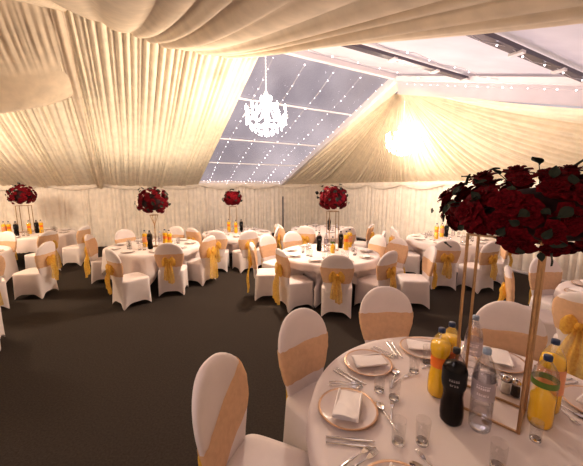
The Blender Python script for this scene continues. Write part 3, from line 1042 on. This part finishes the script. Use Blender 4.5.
nb(WATER, 479, 428, 'clear water bottle in front of the gold stand on the nearest table', 1.06, -.61)
nb(WATER, 470, 378, 'clear water bottle behind the dark cola bottle on the nearest table', 1.03, -.58)
nb(ORANGE, 437, 394, 'yellow juice bottle with an orange label left of the dark cola bottle', 1.0, .4)
nb(ORANGE, 447, 386, 'yellow juice bottle hidden behind another, left of the rear water bottle', 1.0, .4)
nb(SQUASH, 546, 409, 'orange squash bottle with a peach label behind the green labelled one', 1.0, -.76)
nb(GREEN, 539, 424, 'juice bottle with a green label right of the front gold pole', 1.05, -.74)

# shakers
def shaker(px, py, fillm, label):
    rt = thing('shaker', label, 'shaker', at(px, py, zt), 0, 'salt and pepper shakers', 1.35)
    m = MB(); m.lathe([(0, 0), (.020, 0), (.021, .006), (.017, .05), (.018, .055), (.018, .056)], 16); obj('jar', m.mesh('jar', M_GLASS), rt)
    m = MB(); m.lathe([(0, .004), (.017, .004), (.0155, .042), (0, .042)], 16); obj('contents', m.mesh('contents', fillm), rt)
    m = MB(); m.lathe([(.019, .055), (.019, .068), (.012, .078), (0, .08)], 16); obj('shaker_top', m.mesh('shaker_top', M_STEEL), rt)
shaker(505, 392, M_SALT, 'salt shaker with a steel top behind the gold stand')
shaker(515, 396, M_PEP, 'pepper shaker with a steel top behind the gold stand')

# ------------------------------------------------------------------ flower stands and arrangements
def frame_stand(T, corners, h, label, th=.012):
    """open gold frame: four legs, bottom and top rails"""
    AVOID.append((Vector((T.x, T.y, zt)), .20))
    rt = thing('flower_stand', label, 'flower stand', (T.x, T.y, zt), 0, 'gold flower stands')
    L = [Vector((c[0] - T.x, c[1] - T.y, 0)) for c in corners]
    for p in L:
        m = MB(); m.bar(p, p + Vector((0, 0, h)), th, th); obj('leg', m.mesh('leg', M_GOLD, False), rt)
    for nm, z in (('bottom_rail', th / 2), ('top_rail', h - th / 2)):
        m = MB()
        for i in range(4):
            m.bar(L[i] + Vector((0, 0, z)), L[(i + 1) % 4] + Vector((0, 0, z)), th * .9, th * .9)
        obj(nm, m.mesh(nm, M_GOLD, False), rt)
    m = MB()
    mid = [p * .98 for p in L]; m.add([p + Vector((0, 0, h - .004)) for p in mid] + [p + Vector((0, 0, h)) for p in mid], [(0, 1, 2, 3), (7, 6, 5, 4), (0, 4, 5, 1), (1, 5, 6, 2), (2, 6, 7, 3), (3, 7, 4, 0)])
    obj('top_plate', m.mesh('top_plate', M_GLASS, False), rt)
    return rt
def trumpet_stand(T, h, label):
    rt = thing('trumpet_stand', label, 'flower stand', (T.x, T.y, zt), 0, 'gold flower stands')
    m = MB(); m.lathe([(0, 0), (.09, 0), (.09, .008), (.02, .014), (0, .016)], 24); obj('base', m.mesh('base', M_GOLD), rt)
    m = MB(); m.tube([(0, 0, .01), (0, 0, h * .62)], .009, 10); obj('pole', m.mesh('pole', M_GOLD), rt)
    for q in range(4):
        a = q * PI / 2
        m = MB(); m.tube([(0, 0, h * .6), (.012 * math.cos(a), .012 * math.sin(a), h * .72), (.08 * math.cos(a), .08 * math.sin(a), h)], .006, 8)
        obj('prong', m.mesh('prong', M_GOLD), rt)
    m = MB(); m.tube([(.08 * math.cos(2 * PI * k / 20), .08 * math.sin(2 * PI * k / 20), h) for k in range(21)], .006, 8); obj('top_ring', m.mesh('top_ring', M_GOLD), rt)

def rose_me(mat):
    m = MB()
    for i in range(20):
        t = i / 19; a = i * 2.39996
        opn = lerp(.08, 1.15, t ** .9); size = lerp(.42, 1.0, t); r0 = .02 + .10 * t
        Rz = Matrix.Rotation(a, 3, 'Z'); rows = []
        for iv in range(5):
            v = iv / 4; r = []
            ang = opn * (.35 + .65 * v); rad = r0 + size * .62 * v * math.sin(ang) ; z = -.25 * t + size * .72 * v * math.cos(ang) + .05
            w = size * .52 * (math.sin(PI * (.16 + .68 * v)) ** .8)
            for iu in range(5):
                u = iu / 2 - 1
                aa = u * w / max(.25, rad + .18)
                rr = rad + .06 * v * v * abs(u) * t + (.03 if v == 1 else 0)
                r.append(Rz @ Vector((rr * math.cos(aa), rr * math.sin(aa), z - .06 * u * u * v + (.0 if v < 1 else -.05 * t))))
            rows.append(r)
        m.grid(rows)
    m.lathe([(0, -.3), (.35, -.22), (.45, -.05), (.25, .2), (0, .3)], 10)
    return m.mesh('rose', mat)
ROSE, ROSEB = rose_me(M_ROSE), rose_me(M_ROSEB)
def leaf_mesh():
    m = MB(); rows = []
    for i in range(8):
        t = i / 7; w = .34 * math.sin(PI * min(.995, t ** .8)) + .012
        rows.append([(x * w, t, .12 * abs(x) - .22 * t * t + .02 * math.sin(9 * t) * x) for x in (-1, -.5, 0, .5, 1)])
    m.grid(rows); return m.mesh('leaf', M_LEAF)
LEAF = leaf_mesh()
def arrangement(c, rad, nr, nl, rs, ls, label, me, seed, bright=0, extra=(), flat=None):
    """dome of roses and leaves around c; rad=(rx, ry, rz)"""
    rnd = random.Random(seed)
    rt = thing('rose_arrangement', label, 'flowers', (c.x, c.y, c.z - rad[2]), 0, 'red rose arrangements')
    o = Vector((0, 0, rad[2]))
    m = MB(); m.lathe([(0, -.7), (.5, -.62), (.72, -.3), (.74, .1), (.5, .5), (0, .66)], 20)
    m.v = [(x * rad[0] * .86, y * rad[1] * .86, max(z * rad[2] * .86 + o.z, flat[0] + .004 if flat else -9)) for x, y, z in m.v]
    obj('foliage_base', m.mesh('foliage_base', M_RBASE), rt)
    for i in range(nr):
        z = 1 - (i + .5) * 1.93 / nr; a = i * 2.39996 + rnd.uniform(-.2, .2)
        q = math.sqrt(max(0, 1 - z * z)); k = rnd.uniform(.80, 1.06)
        d = Vector((q * math.cos(a), q * math.sin(a), z))
        P = Vector((d.x * rad[0] * k, d.y * rad[1] * k, d.z * rad[2] * k)) + o
        nrm = Vector((d.x / rad[0], d.y / rad[1], d.z / rad[2])).normalized()
        s = rs * rnd.uniform(.8, 1.15)
        P -= nrm * s * .35
        if flat and math.hypot(P.x - flat[1].x, P.y - flat[1].y) < flat[2] + s * .9 and P.z < flat[0] + s * .8: P.z = flat[0] + s * .8
        e = nrm.to_track_quat('Z', 'Y').to_euler()
        obj('rose', ROSEB if rnd.random() < bright else me, rt, P, e, s)
    for i in range(nl):
        a = rnd.uniform(0, 2 * PI); z = rnd.uniform(-.75, .95)
        q = math.sqrt(max(0, 1 - z * z)); d = Vector((q * math.cos(a), q * math.sin(a), z))
        k = rnd.uniform(.85, 1.03)
        P = Vector((d.x * rad[0] * k, d.y * rad[1] * k, d.z * rad[2] * k)) + o
        out = (Vector((d.x / rad[0], d.y / rad[1], d.z / rad[2])).normalized() + Vector((rnd.uniform(-.8, .8), rnd.uniform(-.8, .8), rnd.uniform(-.6, .6)))).normalized()
        nn = Vector((d.x / rad[0], d.y / rad[1], d.z / rad[2])).normalized()
        if i % 4:
            tg = (nn.cross(Vector((rnd.uniform(-1, 1), rnd.uniform(-1, 1), rnd.uniform(-1, 1))))).normalized()
            out = (tg + nn * .25).normalized(); P += nn * ls * .35
        if flat and math.hypot(P.x - flat[1].x, P.y - flat[1].y) < flat[2] + ls and P.z < flat[0] + ls * 1.2: continue
        xx = out.cross(nn).normalized() if abs(out.dot(nn)) < .98 else out.orthogonal().normalized(); zz = xx.cross(out)
        e = Matrix((xx, out, zz)).transposed().to_euler()
        obj('leaf', LEAF, rt, P, e, ls * rnd.uniform(.7, 1.25))
    for (p, dirv, s) in extra:
        q_ = Vector(p) - Vector((c.x, c.y, c.z - rad[2]))
        m = MB(); m.tube([q_ + Vector(dirv).normalized() * .01, q_.lerp(o, .25) + Vector((0, 0, .01)), q_.lerp(o, .6)], [.0018, .0025, .003], 6)
        obj('stem', m.mesh('stem', M_LEAF), rt)
        obj('leaf', LEAF, rt, Vector(p) - Vector((c.x, c.y, c.z - rad[2])), Vector(dirv).to_track_quat('Y', 'Z').to_euler(), s)
    return rt
# nearest stand: leg feet read from the photo
R1 = Vector((1.113, 1.308)); dd = Vector((.70, .714)).normalized() * .22; L1 = R1 - Vector((.714, -.70)) * .295
HN = .965
Cn = (L1 + R1) / 2 + dd / 2
frame_stand(Vector((Cn.x, Cn.y, 0)), [L1, R1, R1 + dd, L1 + dd], HN, 'tall gold frame stand on the nearest table', .011)
cz = zt + HN
def yp(x, y, Y):
    d = ray(x, y); t = Y / d.y; return Vector((0, 0, HC)) + d * t
ex = []
for (x, y, x2, y2, s) in ((450, 205, 438, 218, .055), (455, 202, 440, 207, .05), (470, 178, 457, 173, .05), (480, 185, 470, 172, .05), (540, 165, 533, 155, .07), (500, 175, 486, 160, .05), (575, 168, 583, 160, .06)):
    A_ = yp(x, y, 1.42); B_ = yp(x2, y2, 1.40); ex.append((A_, B_ - A_, s))
arrangement(Vector((1.205, 1.46, cz + .10)), (.46, .40, .24), 100, 90, .098, .052, 'large dark red rose arrangement on the tall gold stand of the nearest table', ROSE, 11, .04, ex, (.135, Cn - Vector((1.205, 1.46)), .19))
# far tables
def far_stand(key, px, base_py, ballpy, wpx, hpx, label, ltab, two=True, seed=1):
    P = at(px, base_py, zt); T = Vector((P.x, P.y, 0))
    dep = P.y
    def zat(y): 
        d = ray(px, y); return HC + d.z * dep / d.y
    top = zat(ballpy - hpx / 2); bot = zat(ballpy + hpx / 2)
    h = bot + .03 - zt
    if two:
        a = .09 if key != 'FL' else .13
        ang = math.radians(10 if key != 'FL' else 25)
        ca, sa = math.cos(ang), math.sin(ang)
        cs = [Vector((T.x + x * ca - y * sa, T.y + x * sa + y * ca)) for x, y in ((-a, -a), (a, -a), (a, a), (-a, a))]
        frame_stand(T, cs, h, 'slim gold frame stand on the ' + ltab, .012)
    else:
        trumpet_stand(T, h, 'gold trumpet stand with a single pole on the ' + ltab)
    rx = wpx / 2 / FPX * dep * .92; rz_ = (top - bot) / 2
    arrangement(Vector((T.x, T.y, zt + h + rz_ * .93)), (rx, rx * .95, rz_), 60, 26, .09, .075, label, ROSEB, seed, .0, (), (rz_ * .07, Vector((0, 0)), .20))
far_stand('L', 156, 246, 202, 35, 29, 'red rose arrangement on the gold trumpet stand, second from the left', 'left middle table', False, 2)
far_stand('C', 332, 250, 199, 32, 27, 'red rose arrangement above the middle table', 'middle table', True, 3)
far_stand('F', 233.5, 231, 199, 20, 17, 'small red rose arrangement on the far table below the clear roof panel', 'far table', True, 4)
far_stand('FL', 27, 232, 195.5, 26, 22, 'red rose arrangement at the far left', 'far left table', True, 5)

# ------------------------------------------------------------------ far table settings
def far_bottles(ltab, lst):
    used = {}
    for kind, px, py, s, lab in lst:
        bottle(kind, at(px, py, zt), lab + ' on the ' + ltab, s, 'drinks bottles on the ' + ltab)
far_bottles('left middle table', [(COLA, 150.5, 249, .9, 'dark cola bottle'), (SQUASH, 145.5, 247, .85, 'orange squash bottle left of the dark one'), (ORANGE, 165.5, 246, .85, 'left yellow juice bottle right of the pole'), (ORANGE, 170, 247, .85, 'right yellow juice bottle right of the pole'), (WATER, 161, 249, .85, 'clear water bottle beside the pole')])
far_bottles('middle table', [(COLA, 319, 251, .9, 'dark cola bottle at the left of the stand'), (COLA, 340.5, 248, .85, 'dark cola bottle at the right of the stand'), (ORANGE, 346, 250, .9, 'yellow juice bottle beside the right dark bottle'), (SQUASH, 349.5, 247, .9, 'orange squash bottle right of the stand'), (GREEN, 332.5, 253, .85, 'pale juice bottle at the foot of the stand'), (WATER, 326, 251, .85, 'clear water bottle right of the left dark bottle')])
far_bottles('far table', [(ORANGE, 229, 232, .85, 'left yellow juice bottle'), (ORANGE, 236, 233, .85, 'right yellow juice bottle'), (COLA, 241.5, 232, .85, 'dark cola bottle')])
far_bottles('far left table', [(SQUASH, 5, 235, .85, 'leftmost orange squash bottle'), (ORANGE, 10, 235, .85, 'orange juice bottle'), (COLA, 17, 236, .9, 'dark cola bottle left of the stand'), (ORANGE, 30, 234, .85, 'yellow juice bottle between the stand legs'), (COLA, 37.5, 233, .85, 'dark cola bottle right of the stand'), (ORANGE, 42, 233, .85, 'rightmost yellow juice bottle')])
far_bottles('farthest table', [(COLA, 329, 230, .85, 'dark cola bottle')])
far_bottles('right hand table', [(ORANGE, 436, 239, .9, 'left yellow juice bottle'), (SQUASH, 441.5, 237, .85, 'right orange squash bottle'), (COLA, 446, 237, .85, 'dark cola bottle'), (WATER, 453, 236, .85, 'clear water bottle')])
far_bottles('table cut off by the right edge', [])

def far_settings(key, ltab, n, a0, skip=()):
    T = TABLES[key]
    for i in range(n):
        if i in skip: continue
        a = a0 + 2 * PI * i / n
        P = T + Vector((math.cos(a), math.sin(a), 0)) * .72; P.z = zt
        if any((P - q).length < r + .13 for q, r in AVOID): continue
        tag(obj('plate', PLATE_S, None, P, (0, 0, a)), 'white plate on the ' + ltab, 'plate', 'white plates on the ' + ltab)
        tag(obj('napkin', NAP_S, None, P + Vector((0, 0, .0205)), (0, 0, a + .5)), 'folded white napkin on a plate of the ' + ltab, 'napkin', 'napkins on the ' + ltab)
        for da in (.12, .30):
            Q = T + Vector((math.cos(a + da), math.sin(a + da), 0)) * .48; Q.z = zt
            if any((Q - q).length < r + .04 for q, r in AVOID): continue
            tag(obj('tumbler', GL, None, Q, (0, 0, 0)), 'clear tumbler on the ' + ltab, 'glass', 'tumblers on the ' + ltab)
far_settings('L', 'left middle table', 9, .3)
far_settings('C', 'middle table', 9, .1)
far_settings('R', 'right hand table', 9, .5)
far_settings('F', 'far table', 8, .2)
far_settings('FL', 'far left table', 8, .2)
far_settings('FC', 'farthest table', 8, .2)
def partial(key, ltab, angs):
    T = TABLES[key]
    for i, (a, lb) in enumerate(angs):
        a = math.radians(a)
        P = T + Vector((math.cos(a), math.sin(a), 0)) * .70; P.z = zt
        tag(obj('charger_plate', PLATE, None, P, (0, 0, a)), 'gold rimmed plate on the %s, %s' % (ltab, lb), 'plate', 'plates on the ' + ltab)
        tag(obj('napkin', NAP, None, P + Vector((0, 0, .0285)), (0, 0, a + .6)), 'folded white napkin on the %s, %s' % (ltab, lb), 'napkin', 'napkins on the ' + ltab)
partial('RR', 'table cut off by the right edge', [(150, 'at its left back'), (110, 'behind the first plate')])
partial('L0', 'table cut off by the left edge', [(20, 'beside the profile chair')])

# ------------------------------------------------------------------ light
def point(name, loc, watts, col, r):
    l = bpy.data.lights.new(name, 'POINT'); l.energy = watts; l.color = col; l.shadow_soft_size = r
    o = bpy.data.objects.new(name, l); COL.objects.link(o); o.location = loc
    return o
WARM = (1, .84, .66)
point('chandelier_light', CH1 + Vector((0, 0, -.25)), 300, WARM, .12)
point('chandelier_light', CH2 + Vector((0, 0, -.25)), 62, WARM, .12)
point('bay_fill', W(-3.6, VR + 2.2, 2.9), 270, WARM, .25)  # unseen fill lamps added to brighten walls and chairs, no fitting there
point('bay_fill', W(-7.0, VR - .1, 3.2), 150, WARM, .25)
def area(name, loc, tgt, watts, col, sx, sy):
    l = bpy.data.lights.new(name, 'AREA'); l.energy = watts; l.color = col; l.shape = 'RECTANGLE'; l.size = sx; l.size_y = sy
    o = bpy.data.objects.new(name, l); COL.objects.link(o); o.location = loc
    o.rotation_euler = (Vector(tgt) - Vector(loc)).to_track_quat('-Z', 'Y').to_euler()
    return o
UPC = (1, .90, .76)
area('upward_fill', W(.6, 8.2, 1.8), W(.6, 8.3, 3.4), 30, UPC, 3.0, 2.0)  # invisible upward fills added to brighten the roof lining
area('upward_fill', W(-3.2, 8.3, 1.9), W(-3.2, 8.4, 3.4), 20, UPC, 3.0, 2.0)
area('upward_fill', W(5.4, 4.6, 1.2), W(7.2, 4.4, 3.4), 40, (1, .93, .84), 1.6, 4.0)  # unseen fill added to lift the fanned lining
area('upward_fill', W(4.2, 3.2, 1.5), W(4.2, 3.0, 4.0), 60, (1, .86, .88), 2.2, 2.0)  # unseen fill added to lift the milky roof film
area('bounce_light', (-1.6, -.2, 2.35), (.8, 2.0, .6), 15, (1, .88, .95), 1.2, .8)  # added soft fill for the nearest table and chairs, no real lamp

# world: dull mauve dusk with soft cloud
w = bpy.data.worlds.new('dusk'); sc.world = w; w.use_nodes = True
nt = w.node_tree
bg = nt.nodes['Background']
tc = nt.nodes.new('ShaderNodeTexCoord'); nz = nt.nodes.new('ShaderNodeTexNoise'); rp = nt.nodes.new('ShaderNodeValToRGB')
nz.inputs['Scale'].default_value = 5; nz.inputs['Detail'].default_value = 5
rp.color_ramp.elements[0].position = .35; rp.color_ramp.elements[1].position = .68
rp.color_ramp.elements[0].color = (.26, .225, .245, 1); rp.color_ramp.elements[1].color = (.46, .40, .42, 1)
nt.links.new(tc.outputs['Generated'], nz.inputs['Vector']); nt.links.new(nz.outputs['Fac'], rp.inputs['Fac']); nt.links.new(rp.outputs['Color'], bg.inputs['Color'])
bg.inputs['Strength'].default_value = 1.35

# ------------------------------------------------------------------ camera
cd = bpy.data.cameras.new('camera'); cam = bpy.data.objects.new('camera', cd); COL.objects.link(cam)
cd.sensor_fit = 'HORIZONTAL'; cd.sensor_width = 36; cd.lens = 36 * FPX / IW; cd.clip_start = .05
cam.location = (0, 0, HC); cam.rotation_euler = (PI / 2 - PITCH, 0, 0)
sc.camera = cam
sc.view_settings.view_transform = 'Standard'
sc.view_settings.look = 'None'
sc.view_settings.exposure = 0.22
sc.view_settings.gamma = 0.90
